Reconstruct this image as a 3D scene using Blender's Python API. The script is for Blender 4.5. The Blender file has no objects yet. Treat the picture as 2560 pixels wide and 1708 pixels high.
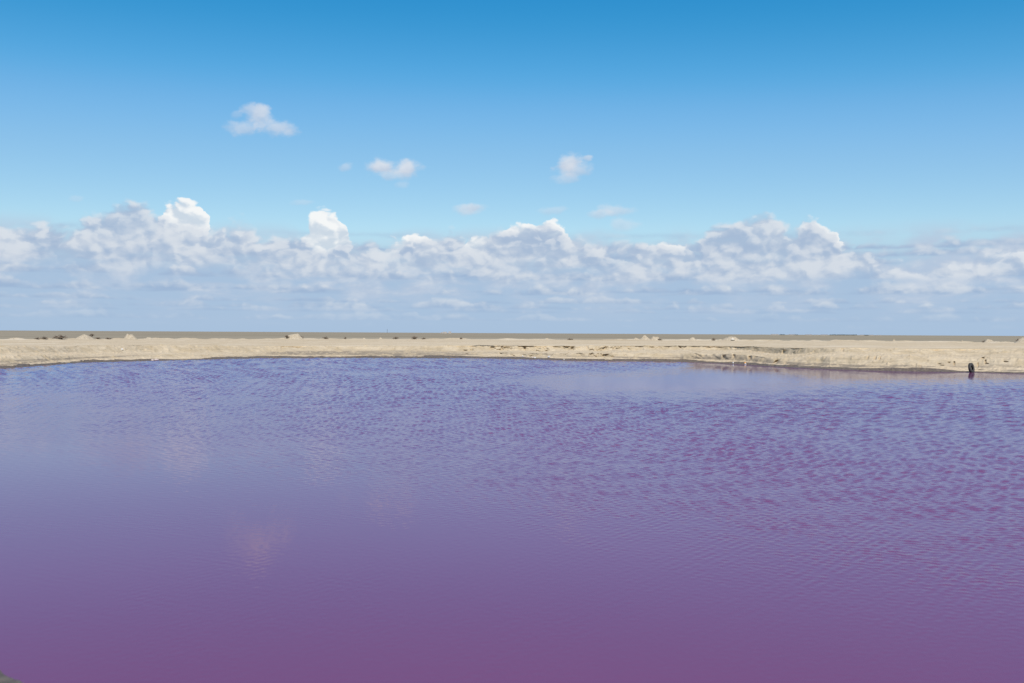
import bpy, math, random
import numpy as np
from mathutils import Matrix, Vector

# ------------------------------------------------------------------ camera, sky, sun, exposure
SC = bpy.context.scene
COL = SC.collection
F = 2489.0                       # focal length in photo pixels (35 mm on 36 mm)
CAM_H = 3.0                      # eye height over the water, metres
PITCH, ROLL = math.radians(0.479), 0.0054
fwd = Vector((0, math.cos(PITCH), -math.sin(PITCH)))
r0, u0 = Vector((1, 0, 0)), Vector((0, math.sin(PITCH), math.cos(PITCH)))
RIGHT = r0 * math.cos(ROLL) + u0 * math.sin(ROLL)
UP = u0 * math.cos(ROLL) - r0 * math.sin(ROLL)
cam_d = bpy.data.cameras.new('camera'); cam = bpy.data.objects.new('camera', cam_d); COL.objects.link(cam)
cam.matrix_world = Matrix.Translation((0, 0, CAM_H)) @ Matrix((RIGHT, UP, -fwd)).transposed().to_4x4()
cam_d.sensor_width = 36; cam_d.lens = 35; cam_d.clip_start = 0.05; cam_d.clip_end = 200000
cam_d.dof.use_dof = True; cam_d.dof.focus_distance = 105; cam_d.dof.aperture_fstop = 1.4
SC.camera = cam

SUN_EL, SUN_AZ = math.radians(54), math.radians(173)      # azimuth clockwise from +Y: behind the camera, to the right
sun_d = bpy.data.lights.new('sun', 'SUN'); sun_d.energy = 4.3; sun_d.angle = math.radians(0.53); sun_d.color = (1, 0.94, 0.85)
sun = bpy.data.objects.new('sun', sun_d); COL.objects.link(sun)
to_sun = Vector((math.sin(SUN_AZ) * math.cos(SUN_EL), math.cos(SUN_AZ) * math.cos(SUN_EL), math.sin(SUN_EL)))
sun.rotation_euler = to_sun.to_track_quat('Z', 'Y').to_euler(); sun.location = to_sun * 50

vs = SC.view_settings
vs.view_transform = 'Standard'; vs.look = 'None'; vs.exposure = 0.0; vs.gamma = 1; vs.use_curve_mapping = False
SC.cycles.use_denoising = True
SC.cycles.max_bounces = 5; SC.cycles.diffuse_bounces = 3; SC.cycles.glossy_bounces = 3
SC.cycles.caustics_reflective = False; SC.cycles.caustics_refractive = False


class NT:
    """small helper for writing node trees"""
    def __init__(self, tree):
        self.t = tree; tree.nodes.clear()

    def n(self, kind, **kw):
        nd = self.t.nodes.new(kind)
        for k, v in kw.items():
            setattr(nd, k, v)
        return nd

    def put(self, sock, v):
        if v is None:
            return
        if isinstance(v, bpy.types.NodeSocket):
            self.t.links.new(v, sock)
        else:
            if sock.type == 'RGBA' and len(v) == 3:
                v = (*v, 1)
            sock.default_value = v

    def m(self, op, a, b=None, c=None, clamp=False):
        nd = self.n('ShaderNodeMath', operation=op, use_clamp=clamp)
        for i, v in enumerate((a, b, c)):
            self.put(nd.inputs[i], v)
        return nd.outputs[0]

    def mul(self, a, b): return self.m('MULTIPLY', a, b)
    def add(self, a, b): return self.m('ADD', a, b)
    def sub(self, a, b): return self.m('SUBTRACT', a, b)

    def ss(self, x, lo, hi, a=0.0, b=1.0, kind='SMOOTHSTEP'):
        nd = self.n('ShaderNodeMapRange', interpolation_type=kind)
        for i, v in enumerate((x, lo, hi, a, b)):
            self.put(nd.inputs[i], v)
        return nd.outputs[0]

    def mix(self, f, a, b, blend='MIX'):
        nd = self.n('ShaderNodeMix', data_type='RGBA', blend_type=blend)
        self.put(nd.inputs[0], f); self.put(nd.inputs[6], a); self.put(nd.inputs[7], b)
        return nd.outputs[2]

    def xyz(self, x, y, z):
        nd = self.n('ShaderNodeCombineXYZ')
        for i, v in enumerate((x, y, z)):
            self.put(nd.inputs[i], v)
        return nd.outputs[0]

    def vm(self, op, a, b):
        nd = self.n('ShaderNodeVectorMath', operation=op)
        self.put(nd.inputs[0], a); self.put(nd.inputs[1], b)
        return nd.outputs[0]

    def noise(self, vec, scale, detail=3.0, rough=0.5, dist=0.0, lac=2.0):
        nd = self.n('ShaderNodeTexNoise', noise_dimensions='3D')
        self.put(nd.inputs['Vector'], vec)
        nd.inputs['Scale'].default_value = scale; nd.inputs['Detail'].default_value = detail
        nd.inputs['Roughness'].default_value = rough; nd.inputs['Distortion'].default_value = dist
        nd.inputs['Lacunarity'].default_value = lac
        return nd.outputs['Fac']

    def voro(self, vec, scale, detail=0.0, rough=0.5, feature='F1'):
        nd = self.n('ShaderNodeTexVoronoi', voronoi_dimensions='3D', feature=feature)
        self.put(nd.inputs['Vector'], vec)
        nd.inputs['Scale'].default_value = scale; nd.inputs['Detail'].default_value = detail
        nd.inputs['Roughness'].default_value = rough
        return nd.outputs['Distance']


def px_dir(x, y):
    """photo pixel -> world direction"""
    return (RIGHT * ((x - 1280) / F) + UP * ((854 - y) / F) + fwd).normalized()


def px_uv(x, y):
    """photo pixel -> (azimuth, tan elevation) in units of about 100 photo pixels"""
    d = px_dir(x, y)
    return math.atan2(d.x, d.y) * F / 100, d.z / math.hypot(d.x, d.y) * F / 100


# ---- world: Nishita sky with a band of cumulus along the horizon
world = bpy.data.worlds.new('World'); SC.world = world; world.use_nodes = True
world.cycles.sampling_method = 'MANUAL'; world.cycles.sample_map_resolution = 512
W = NT(world.node_tree)
sky = W.n('ShaderNodeTexSky', sky_type='NISHITA')
sky.sun_disc = False; sky.sun_elevation = SUN_EL; sky.sun_rotation = SUN_AZ
sky.altitude = 0; sky.air_density = 1.0; sky.dust_density = 0.35; sky.ozone_density = 3.0
SKY_STRENGTH = 0.12
scl = W.n('ShaderNodeVectorMath', operation='SCALE'); scl.inputs['Scale'].default_value = SKY_STRENGTH
hsv = W.n('ShaderNodeHueSaturation'); hsv.inputs['Hue'].default_value = 0.497; hsv.inputs['Saturation'].default_value = 1.22
W.t.links.new(sky.outputs[0], hsv.inputs['Color']); W.t.links.new(hsv.outputs[0], scl.inputs[0])
crv = W.n('ShaderNodeRGBCurve')          # the camera's colour response to the clear sky
for ci, pts in ((0, [(0, 0), (0.06, 0.006), (0.10, 0.021), (0.14, 0.074), (0.19, 0.184), (0.26, 0.282), (1, 0.95)]),
                (1, [(0, 0), (0.15, 0.125), (0.27, 0.272), (0.41, 0.465), (0.52, 0.565), (1, 1)]),
                (2, [(0, 0), (0.30, 0.38), (0.55, 0.62), (0.71, 0.80), (0.79, 0.83), (1, 0.97)])):
    c = crv.mapping.curves[ci]
    c.points[0].location = pts[0]; c.points[1].location = pts[-1]
    for p in pts[1:-1]:
        c.points.new(*p)
crv.mapping.use_clip = False; crv.mapping.update()
W.t.links.new(scl.outputs[0], crv.inputs['Color'])
scl2 = W.n('ShaderNodeVectorMath', operation='SCALE'); scl2.inputs['Scale'].default_value = 1 / SKY_STRENGTH
W.t.links.new(crv.outputs[0], scl2.inputs[0])
skyc = scl2.outputs[0]
K = 1.0 / SKY_STRENGTH                     # cloud radiances below are given before the strength


def rad(r, g, b):
    return (r * K, g * K, b * K)


tc = W.n('ShaderNodeTexCoord')
nrm = W.n('ShaderNodeVectorMath', operation='NORMALIZE'); W.t.links.new(tc.outputs['Generated'], nrm.inputs[0])
sep = W.n('ShaderNodeSeparateXYZ'); W.t.links.new(nrm.outputs[0], sep.inputs[0])
dx, dy, dz = sep.outputs
hl = W.m('MAXIMUM', W.m('SQRT', W.add(W.mul(dx, dx), W.mul(dy, dy))), 0.001)
U = W.mul(W.m('ARCTAN2', dx, dy), F / 100)
V = W.mul(W.m('DIVIDE', dz, hl), F / 100)
hx = W.mul(W.m('DIVIDE', dx, hl), F / 100); hy = W.mul(W.m('DIVIDE', dy, hl), F / 100)
P = W.xyz(hx, hy, W.mul(V, 1.45))           # noise coordinates on the cylinder of the horizon
Pl = W.xyz(W.add(hx, 0.10), W.add(hy, 0.0), W.add(W.mul(V, 1.45), 0.22))      # a little towards the sun

warp1 = W.sub(W.noise(P, 0.9, 5.0, 0.58), 0.5)
warp2 = W.sub(W.noise(W.vm('ADD', P, (31.7, 4.2, 9.1)), 1.1, 5.0, 0.6), 0.5)
Uw = W.add(U, W.mul(warp2, 0.8))
Vw = W.add(V, W.mul(warp1, 0.95))


def curve(pts, vmax=6.0):
    """cloud-top height over azimuth, from photo points, for the arc of horizon in view"""
    fc = W.n('ShaderNodeFloatCurve')
    cm = fc.mapping; cm.use_clip = False
    c = cm.curves[0]
    conv = sorted((((px_uv(x, y)[0] + 12.5) / 25.0, max(0, px_uv(x, y)[1]) / vmax)) for x, y in pts)
    c.points[0].location = conv[0]; c.points[1].location = conv[-1]
    for p in conv[1:-1]:
        c.points.new(*p)
    for p in c.points:
        p.handle_type = 'AUTO_CLAMPED'
    cm.update()
    xin = W.m('DIVIDE', W.add(Uw, 12.5), 25.0, clamp=True)
    W.put(fc.inputs['Value'], xin); fc.inputs['Factor'].default_value = 1.0
    return W.mul(fc.outputs[0], vmax)


inside = W.ss(W.m('ABSOLUTE', U), 11.8, 13.0, 1.0, 0.0)
roll = W.noise(W.xyz(hx, hy, 3.3), 0.28, 2.0, 0.5)      # the band goes on round the horizon

main_top = curve([(-60, 505), (0, 525), (50, 535), (110, 515), (160, 560), (190, 540), (240, 505), (300, 492), (340, 485), (400, 520),
                  (470, 525), (520, 540), (580, 535), (630, 540), (655, 570), (690, 548), (750, 560), (800, 600), (870, 590),
                  (950, 585), (1010, 580), (1080, 575), (1130, 560), (1180, 580), (1250, 545), (1330, 545), (1400, 550), (1430, 570), (1500, 575),
                  (1560, 600), (1600, 590), (1680, 580), (1740, 590), (1770, 550), (1810, 530), (1850, 520), (1880, 510), (1940, 525),
                  (1990, 545), (2030, 530), (2070, 535), (2095, 555), (2110, 600), (2160, 600), (2200, 610), (2260, 630),
                  (2330, 620), (2400, 610), (2480, 605), (2530, 600), (2620, 590)])
main_top = W.add(W.mul(main_top, inside), W.mul(W.add(W.mul(W.sub(roll, 0.5), 4.5), 2.7), W.sub(1.0, inside)))
white_top = curve([(-60, 800), (360, 760), (392, 520), (425, 480), (460, 476), (500, 485), (520, 520), (550, 760), (690, 700), (725, 590), (770, 540),
                   (815, 506), (845, 505), (860, 545), (885, 600), (925, 625), (960, 575), (1010, 560), (1060, 558), (1085, 600), (1120, 640), (1165, 560), (1200, 545),
                   (1235, 560), (1265, 540), (1310, 525), (1345, 540), (1400, 532), (1425, 570), (1440, 640), (1560, 700), (1590, 620), (1640, 585), (1700, 580),
                   (1740, 620), (1780, 760), (1900, 760), (1960, 620), (2005, 545), (2040, 528), (2070, 532), (2095, 560), (2115, 640), (2130, 720), (2190, 720), (2215, 630), (2300, 618),
                   (2360, 660), (2480, 700), (2515, 600), (2560, 595), (2620, 600)])
white_top = W.mul(white_top, inside)

# billows: height field of the cloud's own lumps, and the same a step towards the sun
Q = W.vm('ADD', P, W.xyz(W.mul(warp2, 0.8), 0.0, W.mul(warp1, 0.8)))
Ql = W.vm('ADD', Q, (0.10, 0.0, 0.17))
lum = W.sub(0.5, W.voro(Q, 1.35, 2.0, 0.55))
lum_l = W.sub(0.5, W.voro(Ql, 1.35, 2.0, 0.55))
bil = W.noise(P, 0.85, 5.0, 0.52, 0.35)
relief = W.sub(lum, lum_l)
Vs = W.m('POWER', W.m('MAXIMUM', V, 0.02), 0.62)                         # rows crowd together towards the horizon
flat = W.noise(W.xyz(hx, hy, W.mul(Vs, 4.6)), 0.60, 5.0, 0.55, 0.3)      # flat bases of the rows of cloud far off
flat2 = W.noise(W.vm('ADD', W.xyz(hx, hy, W.mul(Vs, 6.0)), (7.0, 3.0, 1.0)), 1.15, 5.0, 0.58, 0.2)

# distant veil under the cloud tops
veil = W.ss(V, 2.7, 1.4, 0.0, 0.97)
col = W.mix(veil, skyc, rad(0.385, 0.525, 0.715))


def cloud_rows(col, per, off, seed, hi, alpha):
    """rows of flat-based cumulus one behind the other: each row is a strip, in it the clouds stand up to a lumpy height"""
    g = W.add(W.add(W.mul(Vs, per), off), W.mul(W.sub(flat2, 0.5), 0.34))
    rid = W.m('FLOOR', g); ph = W.m('FRACT', g)
    top = W.noise(W.xyz(W.mul(hx, 0.48), W.mul(hy, 0.48), W.add(W.mul(rid, 3.71), seed)), 1.0, 3.0, 0.6)
    top = W.add(W.ss(top, 0.22, 0.60, -0.15, 1.0, 'LINEAR'), W.mul(lum, 0.55))
    top = W.m('MINIMUM', top, 0.96)
    a = W.mul(W.ss(W.sub(top, ph), -0.04, 0.34), W.ss(ph, 0.0, 0.20))
    a = W.mul(a, W.mul(W.ss(V, 0.06, 1.0), W.ss(V, 2.55, 2.1)))
    lt = W.add(W.mul(W.sub(ph, 0.32), 0.75), W.add(W.mul(relief, 0.55), W.mul(W.sub(flat, 0.5), 1.2)))
    lt = W.ss(lt, -0.34, 0.48)
    c = W.mix(lt, rad(0.345, 0.470, 0.660), hi)
    return W.mix(W.mul(a, alpha), col, c)


col = W.mix(W.mul(W.ss(flat, 0.40, 0.66), W.mul(W.ss(V, 0.1, 1.2), W.ss(V, 2.8, 2.0))), col, rad(0.475, 0.575, 0.725))
col = cloud_rows(col, 5.6, 0.43, 11.0, rad(0.60, 0.67, 0.765), 0.85)
col = cloud_rows(col, 4.1, 0.10, 57.0, rad(0.65, 0.71, 0.785), 0.92)

# bright sunlit towers behind
fw = W.add(W.sub(white_top, W.add(V, W.mul(warp1, 0.5))), W.mul(lum, 0.42))
fw = W.sub(fw, 0.04)
aw = W.mul(W.ss(fw, 0.0, 0.14), W.ss(V, 1.4, 2.2))
wl = W.ss(W.add(W.mul(relief, 0.9), W.add(W.mul(W.sub(bil, 0.5), 0.8), W.mul(W.sub(V, 2.45), 0.22))), -0.34, 0.26)
wcol = W.mix(wl, rad(0.61, 0.69, 0.78), rad(0.94, 0.945, 0.94))
col = W.mix(W.mul(aw, 0.95), col, wcol)

# the grey-white bank in front
fm = W.add(W.sub(main_top, W.add(V, W.mul(warp1, 0.6))), W.mul(lum, 0.40))
fm = W.sub(fm, 0.02)
am = W.mul(W.ss(fm, -0.02, 0.32), W.ss(W.add(V, W.mul(W.sub(flat, 0.5), 2.4)), 0.95, 2.0))
lit = W.add(W.mul(relief, 0.75), W.add(W.mul(W.sub(flat, 0.5), 1.5), W.mul(W.sub(bil, 0.5), 0.6)))
lit = W.ss(lit, -0.40, 0.40)
mcol = W.mix(lit, rad(0.385, 0.495, 0.665), rad(0.66, 0.715, 0.79))
mcol = W.mix(W.mul(W.ss(fm, 0.8, 0.05), W.mul(W.ss(relief, -0.05, 0.16), 0.45)), mcol, rad(0.80, 0.835, 0.87))
col = W.mix(W.mul(am, 0.95), col, mcol)


# small single clouds above the band (the last ones lie outside the view)
def puff(cx, cy, rx, ry, alpha, c_lo, c_hi, soft=0.8, z=0.0):
    cu, cv = px_uv(cx, cy) if z == 0 else (cx, cy)
    eu = W.m('DIVIDE', W.sub(Uw2, cu), rx / 100); ev = W.m('DIVIDE', W.sub(Vw2, cv), ry / 100)
    d = W.m('SQRT', W.add(W.mul(eu, eu), W.mul(ev, ev)))
    return W.mul(W.ss(W.add(d, W.mul(W.sub(0.5, bil2), 1.5)), 1.12, 1.12 - soft), alpha), ev


fine = W.noise(W.vm('ADD', P, (3.0, 8.0, 5.0)), 2.6, 5.0, 0.55)
bil2 = W.noise(W.vm('ADD', P, (13.0, 1.0, 5.0)), 2.2, 5.0, 0.58)
Uw2 = W.add(U, W.mul(warp2, 0.45)); Vw2 = W.add(V, W.mul(warp1, 0.40))
PUFFS = [(640, 285, 42, 24, 0.55), (690, 322, 52, 24, 0.62), (610, 322, 45, 20, 0.50), (655, 300, 30, 34, 0.45), (590, 290, 16, 14, 0.22),
         (950, 413, 40, 22, 0.85), (1015, 420, 42, 26, 0.85), (985, 438, 62, 16, 0.45), (862, 420, 18, 11, 0.35), (1010, 462, 22, 11, 0.22),
         (1425, 408, 36, 26, 0.80), (1440, 425, 48, 22, 0.55), (1472, 394, 14, 9, 0.55), (1420, 446, 46, 16, 0.40),
         (1165, 526, 46, 15, 0.55), (1185, 522, 34, 10, 0.35), (1540, 522, 52, 18, 0.50), (1500, 532, 34, 14, 0.40), (1560, 560, 40, 20, 0.35),
         (760, 510, 30, 7, 0.22), (185, 497, 20, 9, 0.18), (1380, 525, 40, 12, 0.3)]
for cx, cy, rx, ry, al in PUFFS:
    a, ev = puff(cx, cy, rx, ry, al, None, None)
    c = W.mix(W.ss(W.add(ev, W.mul(W.sub(fine, 0.5), 2.5)), -1.3, 0.8), rad(0.50, 0.57, 0.70), rad(0.74, 0.77, 0.83))
    col = W.mix(a, col, c)
for cu, cv, rx, ry, al in [(-22, 5.2, 70, 30, 0.7), (-31, 4.4, 60, 26, 0.7), (21, 4.6, 60, 24, 0.7), (34, 5.6, 70, 30, 0.6), (52, 4.6, 60, 26, 0.7), (-58, 5.0, 80, 30, 0.6)]:
    a, ev = puff(cu, cv, rx, ry, al, None, None, z=1)
    col = W.mix(a, col, rad(0.68, 0.73, 0.81))

bg = W.n('ShaderNodeBackground'); W.put(bg.inputs['Color'], col); bg.inputs['Strength'].default_value = SKY_STRENGTH
wo = W.n('ShaderNodeOutputWorld'); W.t.links.new(bg.outputs[0], wo.inputs[0])


# ------------------------------------------------------------------ numpy noise
def _hash(ix, iy, iz, seed):
    h = (ix.astype(np.int64) * 374761393 + iy.astype(np.int64) * 668265263 + iz.astype(np.int64) * 2147483647 + seed * 144665) & 0xFFFFFFFF
    h = ((h ^ (h >> 13)) * 1274126177) & 0xFFFFFFFF
    h = ((h ^ (h >> 16)) * 2246822519) & 0xFFFFFFFF
    return ((h ^ (h >> 15)) & 0xFFFF) / 65535.0 * 2 - 1


def vnoise(x, y, z=0.0, seed=0):
    """smooth value noise in -1..1"""
    x, y, z = np.broadcast_arrays(np.asarray(x, float), np.asarray(y, float), np.asarray(z, float))
    ix, iy, iz = np.floor(x), np.floor(y), np.floor(z)
    fx, fy, fz = x - ix, y - iy, z - iz
    fx, fy, fz = (q * q * q * (q * (q * 6 - 15) + 10) for q in (fx, fy, fz))
    flatz = not np.any(fz)
    out = 0
    for a in (0, 1):
        for b in (0, 1):
            for c in ((0,) if flatz else (0, 1)):
                w = (fx if a else 1 - fx) * (fy if b else 1 - fy) * (fz if c else 1 - fz)
                out = out + w * _hash(ix + a, iy + b, iz + c, seed)
    return out


def fbm(x, y, z=0.0, octv=4, gain=0.5, seed=0):
    s, a, f, tot = 0, 1.0, 1.0, 0
    for i in range(octv):
        s = s + a * vnoise(np.asarray(x) * f + 17.3 * i, np.asarray(y) * f + 5.1 * i, np.asarray(z) * f if not np.isscalar(z) or z else 0.0, seed + i)
        tot += a; a *= gain; f *= 2.03
    return s / tot


def ridged(x, y, z=0.0, octv=3, seed=0):
    s, a, f, tot = 0, 1.0, 1.0, 0
    for i in range(octv):
        s = s + a * (1 - np.abs(vnoise(np.asarray(x) * f + 3.7 * i, np.asarray(y) * f, z, seed + i)) * 2)
        tot += a; a *= 0.5; f *= 2.1
    return s / tot


def sstep(x, lo, hi):
    t = np.clip((np.asarray(x, float) - lo) / (hi - lo), 0, 1)
    return t * t * (3 - 2 * t)


def link_mesh(name, verts, faces, mat, parent=None, smooth=True, attrs=None, loc=None):
    me = bpy.data.meshes.new(name)
    verts = np.ascontiguousarray(verts, dtype=np.float32)
    if isinstance(faces, np.ndarray):
        k = faces.shape[1]
        me.vertices.add(len(verts)); me.vertices.foreach_set('co', verts.ravel())
        me.loops.add(faces.size); me.loops.foreach_set('vertex_index', faces.ravel().astype(np.int32))
        me.polygons.add(len(faces)); me.polygons.foreach_set('loop_start', np.arange(0, faces.size, k, dtype=np.int32))
        me.update(calc_edges=True)
    else:
        me.from_pydata(verts.tolist(), [], faces)
    me.polygons.foreach_set('use_smooth', np.full(len(me.polygons), smooth))
    for an, av in (attrs or {}).items():
        at = me.attributes.new(an, 'FLOAT', 'POINT'); at.data.foreach_set('value', np.ascontiguousarray(av, dtype=np.float32).ravel())
    me.update()
    if mat:
        me.materials.append(mat)
    ob = bpy.data.objects.new(name, me); COL.objects.link(ob)
    if parent:
        ob.parent = parent
    if loc is not None:
        ob.location = loc
    return ob


def grid_faces(nr, nc, wrap=False):
    i, j = np.meshgrid(np.arange(nr - 1), np.arange(nc if wrap else nc - 1), indexing='ij')
    j2 = (j + 1) % nc
    return np.stack([i * nc + j, i * nc + j2, (i + 1) * nc + j2, (i + 1) * nc + j], -1).reshape(-1, 4)


def tag(o, label=None, cat=None, group=None, kind=None):
    if label: o['label'] = label
    if cat: o['category'] = cat
    if group: o['group'] = group
    if kind: o['kind'] = kind
    return o


def empty(name, loc, rz=0.0):
    o = bpy.data.objects.new(name, None); COL.objects.link(o); o.location = loc; o.rotation_euler = (0, 0, rz)
    o.empty_display_size = 0.2
    return o


# ------------------------------------------------------------------ materials
def material(name):
    m = bpy.data.materials.new(name); m.use_nodes = True
    n = NT(m.node_tree)
    b = n.n('ShaderNodeBsdfPrincipled'); o = n.n('ShaderNodeOutputMaterial')
    n.t.links.new(b.outputs[0], o.inputs[0])
    return m, n, b


def attr(n, name):
    return n.n('ShaderNodeAttribute', attribute_name=name).outputs['Fac']


def plain_mat(name, c1, c2, scale=6.0, rough=0.9, bump=0.02):
    m, n, b = material(name)
    tcn = n.n('ShaderNodeTexCoord').outputs['Object']
    f = n.noise(tcn, scale, 4.0, 0.6)
    n.put(b.inputs['Base Color'], n.mix(n.ss(f, 0.35, 0.65), c1, c2))
    b.inputs['Roughness'].default_value = rough; b.inputs['Specular IOR Level'].default_value = 0.2
    if bump:
        bp = n.n('ShaderNodeBump'); bp.inputs['Distance'].default_value = bump
        n.put(bp.inputs['Height'], n.noise(tcn, scale * 3, 4.0, 0.6)); n.t.links.new(bp.outputs[0], b.inputs['Normal'])
    return m


def ground_material():
    m, n, b = material('sandy_ground')
    pos = n.n('ShaderNodeNewGeometry').outputs['Position']
    big = n.noise(pos, 0.06, 4.0, 0.55); mid = n.noise(pos, 0.7, 5.0, 0.6); fin = n.noise(pos, 5.0, 4.0, 0.65)
    lay = n.noise(n.vm('MULTIPLY', pos, (0.25, 0.25, 7.0)), 1.0, 4.0, 0.6)
    c = n.mix(n.ss(mid, 0.3, 0.72), (0.485, 0.378, 0.240), (0.60, 0.485, 0.330))
    c = n.mix(n.mul(n.ss(big, 0.42, 0.62), 0.5), c, (0.60, 0.485, 0.335))
    c = n.mix(n.mul(n.ss(fin, 0.55, 0.8), 0.45), c, (0.68, 0.585, 0.45))
    c = n.mix(n.mul(n.ss(fin, 0.46, 0.25), 0.6), c, (0.27, 0.212, 0.14))
    spot = n.noise(n.vm('MULTIPLY', pos, (1.0, 1.0, 2.2)), 1.6, 5.0, 0.62)
    c = n.mix(n.mul(n.ss(spot, 0.52, 0.66), 0.5), c, (0.36, 0.29, 0.195))
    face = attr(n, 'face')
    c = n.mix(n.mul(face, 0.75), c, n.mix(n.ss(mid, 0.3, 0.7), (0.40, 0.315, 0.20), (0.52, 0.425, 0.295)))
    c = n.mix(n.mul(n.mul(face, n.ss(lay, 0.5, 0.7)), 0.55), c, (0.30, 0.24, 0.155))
    c = n.mix(n.mul(attr(n, 'stain'), n.ss(mid, 0.35, 0.55)), c, (0.24, 0.195, 0.145))
    st = attr(n, 'streak')
    c = n.mix(n.ss(st, 0.05, 0.45, 0.0, 0.55), c, (0.44, 0.345, 0.225))
    c = n.mix(n.ss(st, -0.08, -0.45, 0.0, 0.5), c, (0.68, 0.585, 0.44))
    wet = n.ss(n.add(attr(n, 'wet'), n.mul(n.sub(fin, 0.5), 0.7)), 0.35, 0.62)
    c = n.mix(wet, c, n.mix(n.ss(fin, 0.35, 0.65), (0.105, 0.082, 0.060), (0.19, 0.148, 0.108)))
    # the steppe behind: grey-green low cover, too far off to tell the plants apart
    pl1 = n.noise(n.vm('MULTIPLY', pos, (0.004, 0.012, 1.0)), 1.0, 5.0, 0.6)
    pc = n.mix(n.ss(pl1, 0.35, 0.65), (0.255, 0.215, 0.152), (0.315, 0.27, 0.196))
    pl = n.ss(n.add(attr(n, 'plain'), n.mul(n.sub(mid, 0.5), 0.8)), 0.35, 0.65)
    c = n.mix(pl, c, pc)
    n.put(b.inputs['Base Color'], c)
    n.put(b.inputs['Roughness'], n.ss(wet, 0, 1, 0.95, 0.55))
    n.put(b.inputs['Specular IOR Level'], n.mul(wet, 0.12))
    bp = n.n('ShaderNodeBump'); bp.inputs['Distance'].default_value = 0.10; bp.inputs['Strength'].default_value = 0.8
    n.put(bp.inputs['Height'], n.add(n.mul(mid, 0.6), n.mul(fin, 0.25)))
    n.t.links.new(bp.outputs[0], b.inputs['Normal'])
    return m


def water_material():
    m = bpy.data.materials.new('pink_salt_water'); m.use_nodes = True
    n = NT(m.node_tree)
    body = n.n('ShaderNodeBsdfDiffuse'); gl = n.n('ShaderNodeBsdfGlossy'); fr = n.n('ShaderNodeFresnel'); mx = n.n('ShaderNodeMixShader'); out = n.n('ShaderNodeOutputMaterial')
    pos = n.n('ShaderNodeNewGeometry').outputs['Position']
    rip = attr(n, 'ripple')
    w2 = n.noise(pos, 4.2, 2.0, 0.5, 0.4)
    w3 = n.noise(n.vm('MULTIPLY', pos, (0.5, 1.0, 1.0)), 11.0, 2.0, 0.5)
    h = n.mul(n.add(n.mul(w2, 0.013), n.mul(w3, 0.0060)), rip)
    bp = n.n('ShaderNodeBump'); bp.inputs['Distance'].default_value = 1.0; bp.inputs['Strength'].default_value = 1.0
    n.put(bp.inputs['Height'], h)
    for nd in (body, gl, fr):
        n.t.links.new(bp.outputs[0], nd.inputs['Normal'])
    tint = n.noise(n.vm('MULTIPLY', pos, (0.05, 0.05, 1.0)), 1.0, 3.0, 0.5)
    n.put(body.inputs['Color'], n.mix(n.ss(tint, 0.3, 0.7), (0.172, 0.053, 0.122), (0.192, 0.060, 0.132)))
    n.put(gl.inputs['Color'], (0.76, 0.88, 1.0)); gl.inputs['Roughness'].default_value = 0.04
    fr.inputs['IOR'].default_value = 1.36
    n.put(mx.inputs[0], n.mul(fr.outputs[0], 0.84))
    n.t.links.new(body.outputs[0], mx.inputs[1]); n.t.links.new(gl.outputs[0], mx.inputs[2])
    n.t.links.new(mx.outputs[0], out.inputs[0])
    return m


M_GROUND = ground_material()
M_WATER = water_material()
M_HEAP = plain_mat('heap_earth', (0.40, 0.325, 0.225), (0.52, 0.435, 0.315), 3.0, 0.95, 0.10)
M_TWIG = plain_mat('dry_twig', (0.10, 0.075, 0.055), (0.17, 0.13, 0.10), 8.0, 0.9, 0)
M_LEAF = plain_mat('dry_shrub_leaf', (0.20, 0.155, 0.115), (0.33, 0.265, 0.20), 4.0, 0.9, 0)

# ------------------------------------------------------------------ the shore, read off the photograph
TX = np.array([0, 200, 400, 650, 900, 1200, 1450, 1700, 1800, 1900, 1935, 1990, 2100, 2250, 2400, 2560], float)
T_SHORE = np.array([922, 907, 902, 896, 895, 896, 902, 905, 908.5, 914, 916.5, 919, 924, 928, 930.5, 934])
T_FOOT = np.array([908, 900, 895, 891, 889, 890, 894, 897, 901, 903, 908, 911, 910, 912, 916, 917])
T_BF = np.array([890, 889, 888, 886, 885, 881, 884, 883, 886, 890, 895, 893, 885, 892, 897, 898])
T_BB = np.array([884, 884, 882, 881, 879, 878, 878, 876, 877, 880, 886, 887, 880, 885, 887, 887])
T_RIM = np.array([866, 865, 864, 866, 865, 864, 865, 866, 866, 868, 870, 871, 870, 872, 873, 872])
T_HEAP = np.array([850, 849.5, 849, 849, 848.5, 849.5, 851, 852, 852.5, 853, 853, 853.5, 854, 855, 856.5, 858.5])


def yh(x):
    return 826.3 + (840.1 - 826.3) * np.asarray(x) / 2560.0


def rdist(x, y, z):
    """radial distance from the camera's foot at which a point of height z shows at photo pixel (x, y)"""
    az = np.arctan((np.asarray(x) - 1280) / F)
    return (CAM_H - z) * F / (np.asarray(y) - yh(x)) / np.cos(az)


def rheight(x, y, r):
    az = np.arctan((np.asarray(x) - 1280) / F)
    return CAM_H - (np.asarray(y) - yh(x)) * r * np.cos(az) / F


XD = np.arange(-300, 2861, 2.0)


def _smooth(T, sig):
    q = np.interp(XD, TX, T)
    k = np.exp(-0.5 * (np.arange(-120, 121) * 2.0 / sig) ** 2); k /= k.sum()
    return np.convolve(np.pad(q, 120, mode='edge'), k, mode='valid')


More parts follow.
